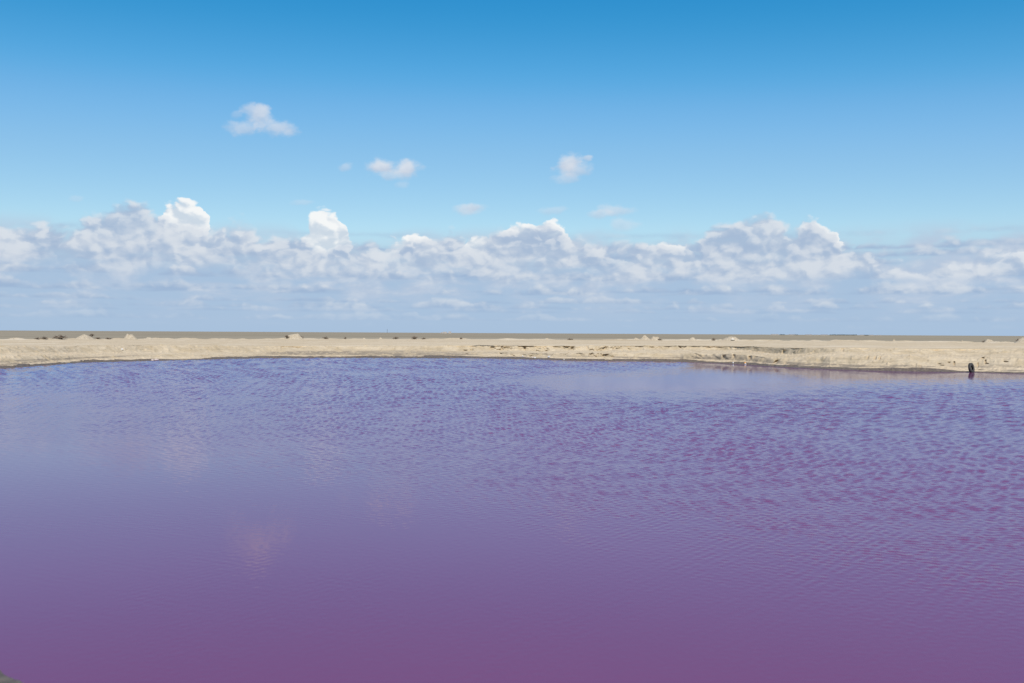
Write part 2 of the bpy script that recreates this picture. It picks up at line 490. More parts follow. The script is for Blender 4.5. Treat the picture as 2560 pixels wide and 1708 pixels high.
D_SHORE, D_FOOT, D_BF, D_BB, D_RIM, D_HEAP = (_smooth(T, sg) for T, sg in ((T_SHORE, 14), (T_FOOT, 22), (T_BF, 24), (T_BB, 34), (T_RIM, 40), (T_HEAP, 60)))
D_WL = _smooth(np.interp(TX, [0, 1000, 1300, 1700, 1900, 1960, 2100, 2560], [2.6, 2.4, 1.1, 0.6, 0.6, 2.0, 2.2, 1.5]), 30)
D_WU = _smooth(np.interp(TX, [0, 600, 1150, 1300, 1850, 1960, 2100, 2560], [3.6, 2.4, 1.3, 0.8, 0.8, 1.0, 1.8, 3.0]), 30)


def shore_tables(az):
    """per azimuth: radii and heights of the knots of the far bank"""
    azc = np.clip(az, -0.474, 0.474)
    x = 1280 + F * np.tan(azc)
    t = lambda T: np.interp(x, XD, T)
    r_s = rdist(x, t(D_SHORE), 0.0)
    r_f = r_s + 1.7; z_f = rheight(x, t(D_FOOT), r_f)
    r_b = r_f + t(D_WL); z_b = rheight(x, t(D_BF), r_b)
    z_bb = z_b + 0.05; r_bb = np.maximum(rdist(x, t(D_BB), z_bb), r_b + 0.6)
    r_r = r_bb + t(D_WU); z_r = rheight(x, t(D_RIM), r_r)
    r_h = rdist(x, t(D_HEAP), z_r)
    return x, r_s, r_f, z_f, r_b, z_b, r_bb, z_bb, r_r, z_r, r_h


def build_ground():
    fine = np.linspace(-0.53, 0.53, 1800)
    rest = np.linspace(0.53, 2 * math.pi - 0.53, 420)[1:-1]
    az = np.concatenate([fine, rest])
    azs = (az + math.pi) % (2 * math.pi) - math.pi
    x, r_s, r_f, z_f, r_b, z_b, r_bb, z_bb, r_r, z_r, r_h = shore_tables(azs)
    # the lake closes outside the view
    close = sstep(np.abs(azs), 0.55, 1.35)
    lake = 1 - sstep(np.abs(azs), 1.25, 1.4)
    shrink = 1 - 0.78 * close
    dr = r_s * (1 - shrink)
    r_s, r_f, r_b, r_bb, r_r, r_h = (q - dr for q in (r_s, r_f, r_b, r_bb, r_r, r_h))
    # the near shore; only a low muddy spit of it reaches the lower left corner of the view
    r_n = np.interp(np.degrees(azs), [-90, -60, -40, -31, -28, -26.6, -25.4, -23.5, -15, 0, 30, 60, 90],
                    [16, 15, 12.6, 10.9, 10.1, 9.55, 9.0, 8.0, 7.0, 6.4, 6.6, 9, 13]) + 0.10 + 0.22 * fbm(azs * 60, azs * 3, 0.0, 3, seed=7)
    along = azs * 100.0
    nc = len(az)
    # knots: name -> (r, z), rows between
    R, Z, FACE, WET, PLAIN, LOW = [], [], [], [], [], []
    one = np.ones(nc)

    def row(r, z, face=0.0, wet=0.0, plain=0.0, low=0.0):
        R.append(r * one); Z.append(z * one); FACE.append(face * one); WET.append(wet * one); PLAIN.append(plain * one); LOW.append(low * one)

    for k in np.linspace(0, 1, 18)[1:]:                       # near bank, under the camera and down to the water
        zz = 1.3 * (1 - sstep(k, 0.28, 0.75)) + 0.25 * (1 - k)
        row(r_n * k, np.where(lake > 0.5, zz, 1.3), wet=np.where(zz < 0.22, 1.0, 0.0))
    row(r_n + 0.35, np.where(lake > .5, -0.12, 1.3), wet=1)
    row(r_n + 1.2, np.where(lake > .5, -0.45, 1.3), wet=1)
    for k in (0.25, 0.5, 0.75):
        row(r_n + 1.2 + (r_s - 3.0 - r_n - 1.2) * k, np.where(lake > .5, -0.8, 1.3), wet=1)
    Lk = lambda z: np.where(lake > .5, z, 1.3)
    row(r_s - 3.0, Lk(-0.5), wet=1); row(r_s - 1.0, Lk(-0.14), wet=1)
    lowm = one
    for k in np.linspace(0, 1, 18)[:-1]:                      # wet foot and little beach
        kk = k ** 1.0
        row(r_s - 0.5 + (r_f - r_s + 0.5) * kk, Lk(-0.05 + (z_f + 0.05) * kk ** 1.15), low=1)
    for k in np.linspace(0, 1, 28)[:-1]:                      # lower riser
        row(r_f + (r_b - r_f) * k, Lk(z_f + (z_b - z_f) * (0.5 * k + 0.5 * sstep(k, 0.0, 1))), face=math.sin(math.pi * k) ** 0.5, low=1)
    for k in np.linspace(0, 1, 22)[:-1]:                      # bench
        row(r_b + (r_bb - r_b) * k, Lk(z_b + (z_bb - z_b) * k), low=1)
    for k in np.linspace(0, 1, 32)[:-1]:                      # upper riser
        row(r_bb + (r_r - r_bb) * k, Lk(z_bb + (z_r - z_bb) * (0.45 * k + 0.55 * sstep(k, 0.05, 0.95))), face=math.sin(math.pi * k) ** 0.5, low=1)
    for k in np.linspace(0, 1, 34)[:-1]:                      # the pale level top, a worn track
        row(r_r + (r_h - r_r) * k ** 1.3, np.where(lake > .5, z_r, 1.3), low=0.4)
    for k in np.linspace(0, 1, 14):                           # low ragged berm behind it
        bump = math.exp(-((k - 0.35) / 0.22) ** 2)
        row(r_h + 9 * k, z_r - 0.15 * sstep(k, 0.5, 1) + 0.12 * bump, plain=float(sstep(k, 0.45, 0.8)), low=0.4)
    z_end = 1.32
    for k in np.geomspace(14, 70000, 34):
        row(r_h + k, z_end + (z_r - 0.15 - z_end) * math.exp(-(k - 14) / 60), plain=1)
    R, Z, FACE, WET, PLAIN, LOW = (np.array(q) for q in (R, Z, FACE, WET, PLAIN, LOW))
    nr = len(R)
    A = np.broadcast_to(along, R.shape)
    X = np.broadcast_to(x, R.shape)
    px_y = yh(X) + (CAM_H - Z) * F / (np.maximum(R, 1) * np.cos(np.broadcast_to(np.clip(azs, -1.2, 1.2), R.shape)))
    band = (R > (r_s - 0.7)[None, :]) & (R < (r_h + 14)[None, :]) & (LOW > 0) & (np.abs(azs) < 1.2)[None, :]
    # ---- relief of the far bank
    bm = band.astype(float)
    patch = sstep(fbm(A * 0.055, Z * 0.4, 0.0, 3, seed=11), -0.25, 0.35)
    right = sstep(X, 1000, 1400)
    flute = ridged(A * 1.15 + 0.6 * fbm(A * 0.8, Z * 2, 0, 2, seed=5), Z * 0.7, 0.0, 3, seed=21)
    R = R + bm * FACE * (0.12 + 0.55 * patch * (0.35 + 0.65 * right)) * flute * 0.8
    pits = np.clip(fbm(A * 1.5, Z * 2.6, 0.0, 3, seed=25) - 0.12, 0, 1)
    R = R + bm * FACE * 1.1 * pits * (0.3 + 0.7 * patch)
    R = R + bm * LOW * (0.75 * fbm(A * 0.14, Z * 0.3, 0.0, 3, seed=31) + 0.28 * fbm(A * 0.8, Z * 0.8, 0.0, 3, seed=33))
    lump_ = fbm(A * 0.65, R * 0.55, 0.0, 4, seed=41)
    Z = Z + bm * LOW * (0.13 * lump_ + 0.07 * fbm(A * 2.4, R * 1.8, 0, 3, seed=43)) * sstep(Z, -0.05, 0.3) * np.where(LOW > 0.9, 1.0, 0.55)
    Z = Z + bm * LOW * 0.20 * fbm(A * 0.10, R * 0.16, 0.0, 3, seed=47) * sstep(Z, 0.1, 0.5) * np.where(LOW > 0.9, 1.0, 0.35)
    berm = np.exp(-(((R - (r_h + 3)[None, :]) / 2.6) ** 2)) * bm
    Z = Z + berm * 0.34 * np.clip(fbm(A * 0.35, R * 0.35, 0, 4, seed=53) + 0.12, 0, 1)
    # clods scattered over the foot and faces
    clod = np.clip(vnoise(A * 3.1, R * 3.1, 0, seed=61) - 0.5, 0, 1) * bm * LOW * sstep(Z, 0.02, 0.1)
    Z = Z + clod * 0.26 * (R < r_r[None, :])
    # hollows and gullies of the right-hand bank: pixel centre, half width, half height, depth in metres
    for gx, gy, gw, gh, gd, sl in [(1938, 909, 5, 9, 0.9, -0.7), (1962, 912, 4, 6, 0.45, -0.6), (1960, 882, 4, 6, 0.5, -0.4), (1985, 884, 3, 5, 0.4, 0),
                                   (1875, 895, 4, 6, 0.5, 0), (1835, 893, 3, 6, 0.35, 0), (1810, 894, 4, 5, 0.35, 0), (1840, 869, 5, 4, 0.45, 0), (1825, 869, 3, 4, 0.35, 0),
                                   (2188, 896, 3, 8, 0.4, -0.3), (2200, 895, 2.5, 8, 0.45, -0.3), (2170, 894, 2.5, 4, 0.3, -0.3), (2245, 889, 8, 7, 0.3, 0.2),
                                   (2106, 876, 4, 5, 0.45, 0), (2386, 910, 2.0, 5, 0.55, 0), (2373, 907, 3.2, 1.6, 0.4, 0), (2464, 907, 2.0, 5, 0.5, 0), (2468, 910, 4, 1.4, 0.4, 0),
                                   (2445, 912, 1.8, 6, 0.35, 0), (2450, 925, 8, 2.0, 0.5, 0), (2285, 918, 7, 5, 0.25, 0), (2300, 921, 5, 4, 0.3, 0), (2458, 899, 3.5, 1.5, 0.3, 0.3),
                                   (2356, 915, 6, 1.2, 0.3, 0.3), (2350, 910, 5, 1.2, 0.25, 0.4), (2515, 905, 6, 1.4, 0.3, 0.4), (2500, 895, 6, 3, 0.2, 0.3),
                                   (1255, 870, 2.5, 5, 0.4, 0), (1312, 871, 2.5, 6, 0.4, 0), (1430, 873, 4, 5, 0.4, 0), (1468, 869, 3, 4, 0.4, 0), (1700, 870, 3, 4, 0.4, 0.8),
                                   (1762, 887, 5, 4, 0.3, 0), (705, 871, 3, 4, 0.3, 0), (1050, 866, 3, 3, 0.3, 0)]:
        ux = X - gx - sl * (px_y - gy); uy = px_y - gy
        sel = band & (np.abs(ux) < 3 * gw) & (np.abs(uy) < 3 * gh)
        w = np.exp(-((ux[sel] / gw) ** 4 + (uy[sel] / gh) ** 4))
        R[sel] += gd * w
    WET = np.maximum(WET, bm * (1 - sstep(Z + 0.24 * fbm(A * 0.11, R * 0.3, 0, 5, gain=0.6, seed=71), 0.10, 0.23)))
    STAIN = bm * LOW * sstep(fbm(A * 0.10, Z * 5.0, 0.0, 4, seed=81), 0.0, 0.32) * (1 - sstep(Z, 0.35, 0.85)) * 0.9
    STREAK = bm * fbm(A * 0.025, (R - r_r[None, :]) * 0.30, 0.0, 4, gain=0.65, seed=85) * sstep(R, r_r[None, :], r_r[None, :] + 2)
    a2 = np.broadcast_to(az, R.shape)
    verts = np.stack([R * np.sin(a2), R * np.cos(a2), Z], -1).reshape(-1, 3)
    faces = grid_faces(nr, nc, wrap=True)
    # close the disc under the camera
    verts = np.vstack([verts, [[0, 0, 1.33]]])
    f = lambda q: np.append(q.ravel(), 0.0)
    ob = link_mesh('ground', verts, np.ascontiguousarray(faces), M_GROUND,
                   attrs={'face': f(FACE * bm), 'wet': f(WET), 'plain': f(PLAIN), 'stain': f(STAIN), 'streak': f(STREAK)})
    import bmesh
    bm_ = bmesh.new(); bm_.from_mesh(ob.data); bm_.verts.ensure_lookup_table()
    c = bm_.verts[len(verts) - 1]
    for j in range(nc):
        fc = bm_.faces.new((c, bm_.verts[(j + 1) % nc], bm_.verts[j])); fc.smooth = True
    bm_.to_mesh(ob.data); bm_.free()
    ob['kind'] = 'structure'
    return ob


ground = build_ground()


def build_water():
    az = np.concatenate([np.linspace(-1.42, -0.52, 50)[:-1], np.linspace(-0.51, 0.51, 860), np.linspace(0.52, 1.42, 50)[1:]])
    _, r_s, *_ = shore_tables(az)
    r_end = r_s * (1 - 0.78 * sstep(np.abs(az), 0.55, 1.35)) + 1.2
    rr = [5.0]
    while rr[-1] < 120:
        rr.append(rr[-1] + 0.0022 * rr[-1] + 0.009)
    t = (np.array(rr) - 5.0) / (rr[-1] - 5.0)
    Rr = 5.0 + (r_end - 5.0)[None, :] * t[:, None]
    Aa = np.broadcast_to(az, Rr.shape)
    Xw, Yw = Rr * np.sin(Aa), Rr * np.cos(Aa)
    x = 1280 + F * np.tan(np.clip(Aa, -0.6, 0.6))
    y = yh(x) + CAM_H * F / np.maximum(Rr * np.cos(np.clip(Aa, -1.2, 1.2)), 3)
    # wind: a ruffled belt across the middle, calm water near us and in the lee of the right-hand bank
    wob = 45 * fbm(Xw * 0.09, Yw * 0.05, 0.0, 4, seed=91)
    yl = np.interp(x, [0, 500, 900, 1300, 1700, 2100, 2560], [1130, 1165, 1185, 1210, 1270, 1380, 1450])
    near = sstep(y + wob * 1.6, yl + np.interp(x, [700, 1500], [110, 260]), yl - 230)
    lens_lo = np.interp(x, [1000, 1250, 1400, 1700, 2000, 2300, 2560], [925, 950, 985, 990, 978, 964, 950])
    lens_hi = np.interp(x, [1000, 1250, 1400, 1700, 1760, 2560], [960, 942, 926, 912, 890, 890])
    wl = wob * 0.22
    lens = sstep(y + wl, lens_hi - 14, lens_hi + 24) * sstep(y + wl, lens_lo + 34, lens_lo - 30) * sstep(x + 4 * wl, 1000, 1480)
    paw = np.exp(-(((x - 1520) / 260) ** 2) - (((y - 984 - 0.3 * wl) / 7) ** 2))
    rip = 0.07 + 0.93 * near ** 1.4
    rip = rip * (1 - 0.18 * sstep(x, 1300, 2000) * sstep(y, 980, 1100))
    rip = rip * (1 - lens * 0.94) + 0.30 * paw * lens
    rip = rip * (1 - 0.30 * sstep(x, 600, 0) * sstep(y, 930, 1050))
    gust = 1 + 0.38 * fbm(Xw * 0.32, Yw * 0.16, 0.0, 3, seed=97) + 0.4 * fbm(Xw * 1.7 + 0.8 * Yw, Yw * 0.9, 0.0, 3, seed=99)
    rip = rip * np.clip(gust, 0.3, 1.8)
    # short wind waves; the shortest are left to the material further out
    rng = np.random.default_rng(4)
    H = np.zeros_like(Xw); S2 = np.full_like(Xw, 1e-6)
    space = 0.0023 * Rr + 0.009
    for lam in np.geomspace(0.06, 1.5, 70):
        th = math.radians(98) + rng.normal(0, 0.85)
        k = 2 * math.pi / lam
        w = sstep(lam / space, 2.1, 3.4) * sstep(lam / (0.05 + 0.0068 * Rr), 1.8, 0.6)
        H += (w / k) * np.sin(k * (Xw * math.cos(th) + Yw * math.sin(th)) + rng.uniform(0, 6.283))
        S2 += w * w * 0.5
    H *= 0.150 / np.sqrt(S2)
    H *= rip * sstep(r_end[None, :] - Rr, 0.3, 2.5)
    verts = np.stack([Xw, Yw, H], -1).reshape(-1, 3)
    ob = link_mesh('water', verts, np.ascontiguousarray(grid_faces(*Rr.shape)), M_WATER, attrs={'ripple': rip})
    ob['kind'] = 'structure'
    return ob


water = build_water()


# ------------------------------------------------------------------ things on the track edge behind the bank
bpy.context.view_layer.update()


def edge_point(x, back=2.5):
    """point on the berm behind the pale track, under photo column x"""
    az = math.atan((x - 1280) / F)
    t = [float(q) for q in shore_tables(np.array([az]))]
    r = t[10] + back; z = t[9]
    return az, r, z


def on_ground(x, y):
    """the spot of the bank or shore seen at photo pixel (x, y)"""
    d = px_dir(x, y)
    hit, loc, nor, idx = ground.ray_cast((0, 0, CAM_H), d)
    return loc


def m_per_px(x, r):
    return r * math.cos(math.atan((x - 1280) / F)) / F


def heap_mesh(name, w, h, seed, tail=0.0, flat=0.0, sharp=1.0, parent=None, loc=(0, 0, 0), mat=None):
    nr, nc = 16, 44
    rho = np.linspace(0, 1, nr)[:, None] * np.ones((1, nc)); th = np.linspace(0, 2 * math.pi, nc, endpoint=False)[None, :] * np.ones((nr, 1))
    rx = w / 2 * (1 + 0.16 * fbm(np.cos(th) * 1.4 + seed, np.sin(th) * 1.4, 0, 3, seed=seed))
    rx = rx * (1 + tail * np.clip(np.cos(th), 0, 1))
    X = rho * rx * np.cos(th); Y = rho * rx * np.sin(th) * 0.9
    prof = np.clip(1 - rho ** sharp, 0, 1) ** 1.15
    prof = prof if flat <= 0 else np.minimum(prof, 1 - flat) / (1 - flat)
    n1 = fbm(X / w * 4 + seed, Y / w * 4, 0, 4, seed=seed + 3)
    Z = h * prof * (1 + 0.35 * n1) + 0.05 * h * fbm(X * 3, Y * 3, 0, 3, seed=seed + 9) * (1 - rho) - 0.12 * rho
    v = np.stack([X, Y, Z], -1).reshape(-1, 3)
    return link_mesh(name, v, np.ascontiguousarray(grid_faces(nr, nc, wrap=True)[:, ::-1]), mat or M_HEAP, parent, loc=loc)


HEAPS = [  # photo x, width px, top y, tail, flat, sharp, label
    (210, 62, 837.0, 0.0, 0.0, 1.3, 'long pale sand heap with a dry shrub on its crest'),
    (326, 40, 837.8, 0.0, 0.35, 1.2, 'steep flat-topped sand heap standing alone on the track edge'),
    (373, 30, 843.5, 0.1, 0.2, 1.3, 'low sand heap just beside the flat-topped heap'),
    (733, 52, 835.8, 0.1, 0.15, 1.7, 'rounded sand heap flanked by two dry shrubs'),
    (910, 15, 844.5, 0.0, 0.0, 1.3, 'tiny low sand heap between small dry shrubs on the track edge'),
    (951, 14, 842.5, 0.0, 0.0, 1.0, 'small pointed sand heap beside a rounded dry bush'),
    (1367, 26, 845.0, 0.2, 0.0, 1.3, 'small smooth sand heap alone on the bare track edge'),
    (1590, 26, 844.8, 0.0, 0.0, 1.2, 'low rough sand heap leaning on the sharp-peaked heap'),
    (1612, 42, 840.0, 0.1, 0.0, 1.0, 'tallest sharp-peaked sand heap in the row of joined heaps'),
    (1638, 36, 842.4, 0.0, 0.15, 1.6, 'rounded sand heap joined to the sharp-peaked one'),
    (1732, 30, 845.0, 0.0, 0.1, 1.6, 'small domed sand heap standing between the peaked heaps and the broad one'),
    (1800, 20, 848.0, 0.0, 0.2, 1.5, 'little crumbled sand heap against the side of the broad heap'),
    (1828, 58, 843.6, 0.05, 0.2, 1.9, 'broad low sand heap with a white patch on its face'),
    (1868, 20, 848.5, 0.0, 0.0, 1.3, 'little pointed sand heap at the far foot of the broad white-patched heap'),
    (2235, 16, 848.5, 0.2, 0.0, 1.0, 'tiny pointed sand heap alone before the grey steppe'),
    (2405, 15, 850.5, 0.3, 0.0, 1.0, 'tiny pointed sand heap alone before the grey steppe'),
    (2470, 32, 848.5, 0.9, 0.0, 1.1, 'sand heap with a long tapering tail and a bush at its steep end'),
    (2560, 52, 845.5, 0.0, 0.1, 1.5, 'large sand heap with a dark dry bush on its flank'),
    (28, 26, 846.0, 0.0, 0.3, 1.4, 'low flattened sand heap with a pale crust, apart from the shrubs')]
for i, (x, w, yt, tail, flat, sharp, lab) in enumerate(HEAPS):
    az, r, z = edge_point(x)
    h = max(0.25, float(rheight(x, yt, r)) - z)
    root = heap_mesh('sand_heap', w * m_per_px(x, r), h * 1.12, 100 + 7 * i, tail, flat, sharp,
                     loc=(r * math.sin(az), r * math.cos(az), z - 0.04))
    tag(root, lab, 'heap', 'sand heaps along the track edge')
    if x == 1828:
        M_SALT = plain_mat('salt_crust', (0.56, 0.50, 0.41), (0.64, 0.58, 0.49), 5.0, 0.8, 0.03)
        heap_mesh('salt_patch', 0.95, 0.30, 71, 0, 0.2, 1.5, parent=root, loc=(-0.1, -1.9, 0.42), mat=M_SALT)


def shrub_meshes(seed, n_twig=46, n_leaf=520):
    """unit shrub: 1 m wide, 0.62 m tall, base at the origin"""
    rnd = random.Random(seed)
    tv, tf, lv, lf = [], [], [], []
    tips = []
    for _ in range(n_twig):
        a = rnd.uniform(0, 6.283); sp = rnd.uniform(0.05, 0.47) ; hh = (0.62 * math.sqrt(max(0.06, 1 - (sp / 0.52) ** 2))) * rnd.uniform(0.55, 1.05)
        p0 = Vector((rnd.uniform(-.05, .05), rnd.uniform(-.05, .05), -0.03)); p2 = Vector((sp * math.cos(a), sp * math.sin(a), hh))
        p1 = p0.lerp(p2, 0.5) + Vector((rnd.uniform(-.05, .05), rnd.uniform(-.05, .05), 0.05))
        pts = [p0, p1, p2]; rad_ = [0.012, 0.008, 0.003]
        b = len(tv)
        for p, rr_ in zip(pts, rad_):
            for q in range(3):
                tv.append((p.x + rr_ * math.cos(q * 2.094), p.y + rr_ * math.sin(q * 2.094), p.z))
        for s_ in range(2):
            for q in range(3):
                tf.append((b + s_ * 3 + q, b + s_ * 3 + (q + 1) % 3, b + s_ * 3 + 3 + (q + 1) % 3, b + s_ * 3 + 3 + q))
        tips.append((p1, p2))
    for _ in range(n_leaf):
        p1, p2 = rnd.choice(tips)
        c = p1.lerp(p2, rnd.uniform(0.25, 1.08)) + Vector((rnd.gauss(0, .035), rnd.gauss(0, .035), rnd.gauss(0, .03)))
        d = Vector((rnd.gauss(0, 1), rnd.gauss(0, 1), rnd.gauss(0.5, 1))).normalized(); e = d.cross(Vector((rnd.gauss(0, 1), rnd.gauss(0, 1), rnd.gauss(0, 1)))).normalized()
        L = rnd.uniform(0.03, 0.065); Wd = L * 0.42
        b = len(lv)
        lv += [tuple(c - d * L), tuple(c + e * Wd), tuple(c + d * L), tuple(c - e * Wd)]
        lf.append((b, b + 1, b + 2, b + 3))
    out = []
    for nm, v, f, m in (('twigs', tv, tf, M_TWIG), ('foliage', lv, lf, M_LEAF)):
        me = bpy.data.meshes.new(nm); me.from_pydata(v, [], f); me.materials.append(m); out.append(me)
    return out


SHRUB_KINDS = [shrub_meshes(s_) for s_ in (3, 8, 21)]
SHRUBS = [  # photo x, width px, height px, base y or None for the track edge, label
    (93, 20, 6, None, 'small dry shrub next to the low dark one beside the largest shrub'), (110, 24, 8, None, 'low dark shrub close beside the largest dry shrub'),
    (151, 42, 12.5, None, 'largest dark dry shrub on the track edge'),
    (230, 15, 7.5, 841.0, 'dark dry shrub rooted on the crest of the long heap'),
    (245, 19, 6, None, 'flat dry shrub at the foot of the long heap'), (271, 20, 5, None, 'flat dry shrub standing between the long heap and the flat-topped heap'),
    (717, 15, 8, 845.0, 'dry shrub at the tall shoulder of the rounded heap'), (753, 13, 8, 847.5, 'dark dry shrub at the lower end of the rounded heap'),
    (814, 19, 7, None, 'dry shrub on the track edge, the next past the rounded heap'), (863, 11, 6, None, 'narrow little shrub near the tiny low heap'), (989, 19, 7, None, 'rounded dry bush next to the small pointed heap'), (1036, 20, 9, None, 'tufted dry shrub on the berm with a lower one close beside it'), (1060, 15, 5, None, 'low dry shrub close beside the tufted one on the berm'),
    (1153, 10, 5.5, None, 'tiny shrub standing alone on the bare berm'), (1425, 19, 5, None, 'flat wide shrub on the berm near the small smooth heap'), (1649, 15, 5.5, None, 'low dark bush at the foot of the joined heaps'), (1784, 14, 7, None, 'upright dark bush beside the little crumbled heap'),
    (2460, 14, 6, None, 'dark bush at the steep end of the long-tailed heap'), (2545, 14, 7.5, 853.5, 'dark dry bush on the flank of the large heap')]
for i, (x, w, h, yb, lab) in enumerate(SHRUBS):
    az, r, z = edge_point(x, 1.6 if yb is None else 1.2)
    if yb is not None:
        r = edge_point(x, 2.0)[1]; z = float(rheight(x, yb, r)) - 0.05
    mp = m_per_px(x, r)
    root = empty('dry_shrub', (r * math.sin(az), r * math.cos(az), z), i * 1.3)
    root.scale = (w * mp, w * mp, h * mp / 0.62)
    tag(root, lab, 'shrub', 'dry shrubs along the track edge')
    for me in SHRUB_KINDS[i % 3]:
        ch = bpy.data.objects.new(me.name.split('.')[0], me); COL.objects.link(ch); ch.parent = root

# ------------------------------------------------------------------ stones, scraps and the tyre along the waterline
M_WHITE = plain_mat('chalky_white', (0.70, 0.68, 0.64), (0.80, 0.78, 0.75), 9.0, 0.7, 0.01)
M_PALE = plain_mat('pale_pinkish_stone', (0.58, 0.47, 0.40), (0.70, 0.60, 0.52), 9.0, 0.85, 0.02)
M_GREY = plain_mat('pale_grey_stone', (0.50, 0.50, 0.52), (0.62, 0.62, 0.64), 9.0, 0.85, 0.02)
M_ORANGE = plain_mat('orange_plastic', (0.72, 0.30, 0.05), (0.80, 0.38, 0.08), 9.0, 0.5, 0.0)
M_RUBBER = plain_mat('weathered_black_rubber', (0.04, 0.039, 0.038), (0.09, 0.084, 0.075), 7.0, 0.75, 0.004)


def lump(name, loc, w, h, seed, mat):
    nr, nc = 9, 14
    ph = np.linspace(0.02, math.pi - 0.02, nr)[:, None] * np.ones((1, nc)); th = np.linspace(0, 2 * math.pi, nc, endpoint=False)[None, :] * np.ones((nr, 1))
    X, Y, Z = np.sin(ph) * np.cos(th), np.sin(ph) * np.sin(th), np.cos(ph)
    k = 1 + 0.38 * fbm(X * 1.6 + seed, Y * 1.6, Z * 1.6 + 0.31, 3, seed=seed)
    Q = np.stack([X * k * w / 2, Y * k * w * 0.4, Z * k * h / 2 + h * 0.36], -1)
    f = grid_faces(nr, nc, wrap=True)
    return link_mesh(name, Q.reshape(-1, 3), np.ascontiguousarray(f[:, ::-1]), mat, smooth=False, loc=loc)


BITS = [  # x, y, width px, height px, material, name, label, category
    (305, 875, 5, 3.2, M_WHITE, 'stone', 'bright white stone lying alone halfway up the sandy slope', 'stone'),
    (381, 902, 7, 3.4, M_PALE, 'stone', 'pale pinkish stone at the waterline, smaller of a close pair', 'stone'),
    (391, 902, 10, 4.2, M_PALE, 'stone', 'pale pinkish stone at the waterline, larger of a close pair', 'stone'),
    (1307, 892.5, 3.0, 3.6, M_WHITE, 'scrap', 'small upright white scrap on the dark wet foot of the bank', 'litter'),
    (1331, 895.5, 5.5, 3.0, M_PALE, 'stone', 'low pale stone lying against its twin at the waterline', 'stone'),
    (1337, 895.8, 4.5, 3.0, M_WHITE, 'stone', 'whitish stone lying against a low pale one at the waterline', 'stone'),
    (1372, 894.5, 5.5, 4.2, M_GREY, 'stone', 'rounded pale grey stone above the dark wet mud', 'stone'),
    (1410, 899.8, 3, 2.2, M_WHITE, 'stone', 'tiny white pebble in the crumbled wet mud', 'stone'),
    (1833, 908.5, 3.2, 3.2, M_WHITE, 'scrap', 'small white scrap on the wet shore near the orange scrap', 'litter'),
    (1862.5, 909.2, 4.5, 3.4, M_ORANGE, 'scrap', 'orange scrap lying on the dark wet shore', 'litter'),
    (1863.5, 911.8, 4.2, 3.2, M_WHITE, 'scrap', 'white scrap touching the orange one at the waterline', 'litter')]
for i, (x, y, w, h, mt, nm, lab, cat) in enumerate(BITS):
    p = on_ground(x, y)
    if p is None:
        continue
    mp = m_per_px(x, math.hypot(p.x, p.y))
    o = lump(nm, (p.x, p.y, max(p.z, 0.0)), w * mp * 1.15, h * mp * 1.2, 300 + i * 5, mt)
    tag(o, lab, cat)


def build_tyre():
    x = 2429.0
    az = math.atan((x - 1280) / F)
    t = [float(q) for q in shore_tables(np.array([az]))]
    r = t[1] - 0.05
    Ro, Ri, Wd = 0.41, 0.18, 0.19
    prof = [(Ri, -Wd * 0.36), (Ri + 0.03, -Wd * 0.47), (Ro - 0.09, -Wd * 0.54), (Ro - 0.025, -Wd * 0.45), (Ro, -Wd * 0.34), (Ro + 0.004, 0), (Ro, Wd * 0.34), (Ro - 0.025, Wd * 0.45),
            (Ro - 0.09, Wd * 0.54), (Ri + 0.03, Wd * 0.47), (Ri, Wd * 0.36), (Ri + 0.02, Wd * 0.30), (Ro - 0.05, Wd * 0.40), (Ro - 0.03, 0), (Ro - 0.05, -Wd * 0.40), (Ri + 0.02, -Wd * 0.30)]
    n = 48
    a = np.linspace(0, 2 * math.pi, n, endpoint=False)
    P_ = np.array(prof)
    V_ = np.stack([np.outer(P_[:, 0], np.cos(a)), np.repeat(P_[:, 1:2], n, 1), np.outer(P_[:, 0], np.sin(a))], -1)
    V_ = np.concatenate([V_, V_[:1]])
    root = empty('tyre', (r * math.sin(az), r * math.cos(az), 0.35), -az + math.radians(66))
    root.rotation_euler[0] = math.radians(-9)
    link_mesh('casing', V_.reshape(-1, 3), np.ascontiguousarray(grid_faces(len(prof) + 1, n, wrap=True)), M_RUBBER, root)
    vs_, fs_ = [], []
    for q in range(60):
        an = 2 * math.pi * q / 60; da = 0.032
        for sgn in (-1, 1):
            b = len(vs_)
            for rr_ in (Ro - 0.004, Ro + 0.014):
                for aa, yy in ((an - da, 0.004 * sgn), (an + da, 0.004 * sgn), (an + da + 0.03, Wd * 0.38 * sgn), (an - da + 0.03, Wd * 0.38 * sgn)):
                    vs_.append((rr_ * math.cos(aa), yy, rr_ * math.sin(aa)))
            fs_ += [(b + 4, b + 5, b + 6, b + 7)] + [(b + e, b + (e + 1) % 4, b + 4 + (e + 1) % 4, b + 4 + e) for e in range(4)]
    link_mesh('tread', np.array(vs_), fs_, M_RUBBER, root, smooth=False)
    tag(root, 'old black tyre standing on edge against the bank at the waterline', 'tyre')


build_tyre()

# ------------------------------------------------------------------ far out on the steppe
FAR = 4000.0
M_WALL = plain_mat('pale_render', (0.50, 0.45, 0.40), (0.58, 0.53, 0.48), 0.4, 0.9, 0)
M_ROOF = plain_mat('grey_roof', (0.26, 0.25, 0.25), (0.34, 0.33, 0.33), 0.4, 0.9, 0)
M_DARK = plain_mat('dark_window', (0.03, 0.035, 0.04), (0.05, 0.055, 0.06), 0.4, 0.3, 0)
M_STEEL = plain_mat('grey_steel', (0.20, 0.22, 0.25), (0.27, 0.29, 0.32), 0.6, 0.6, 0)


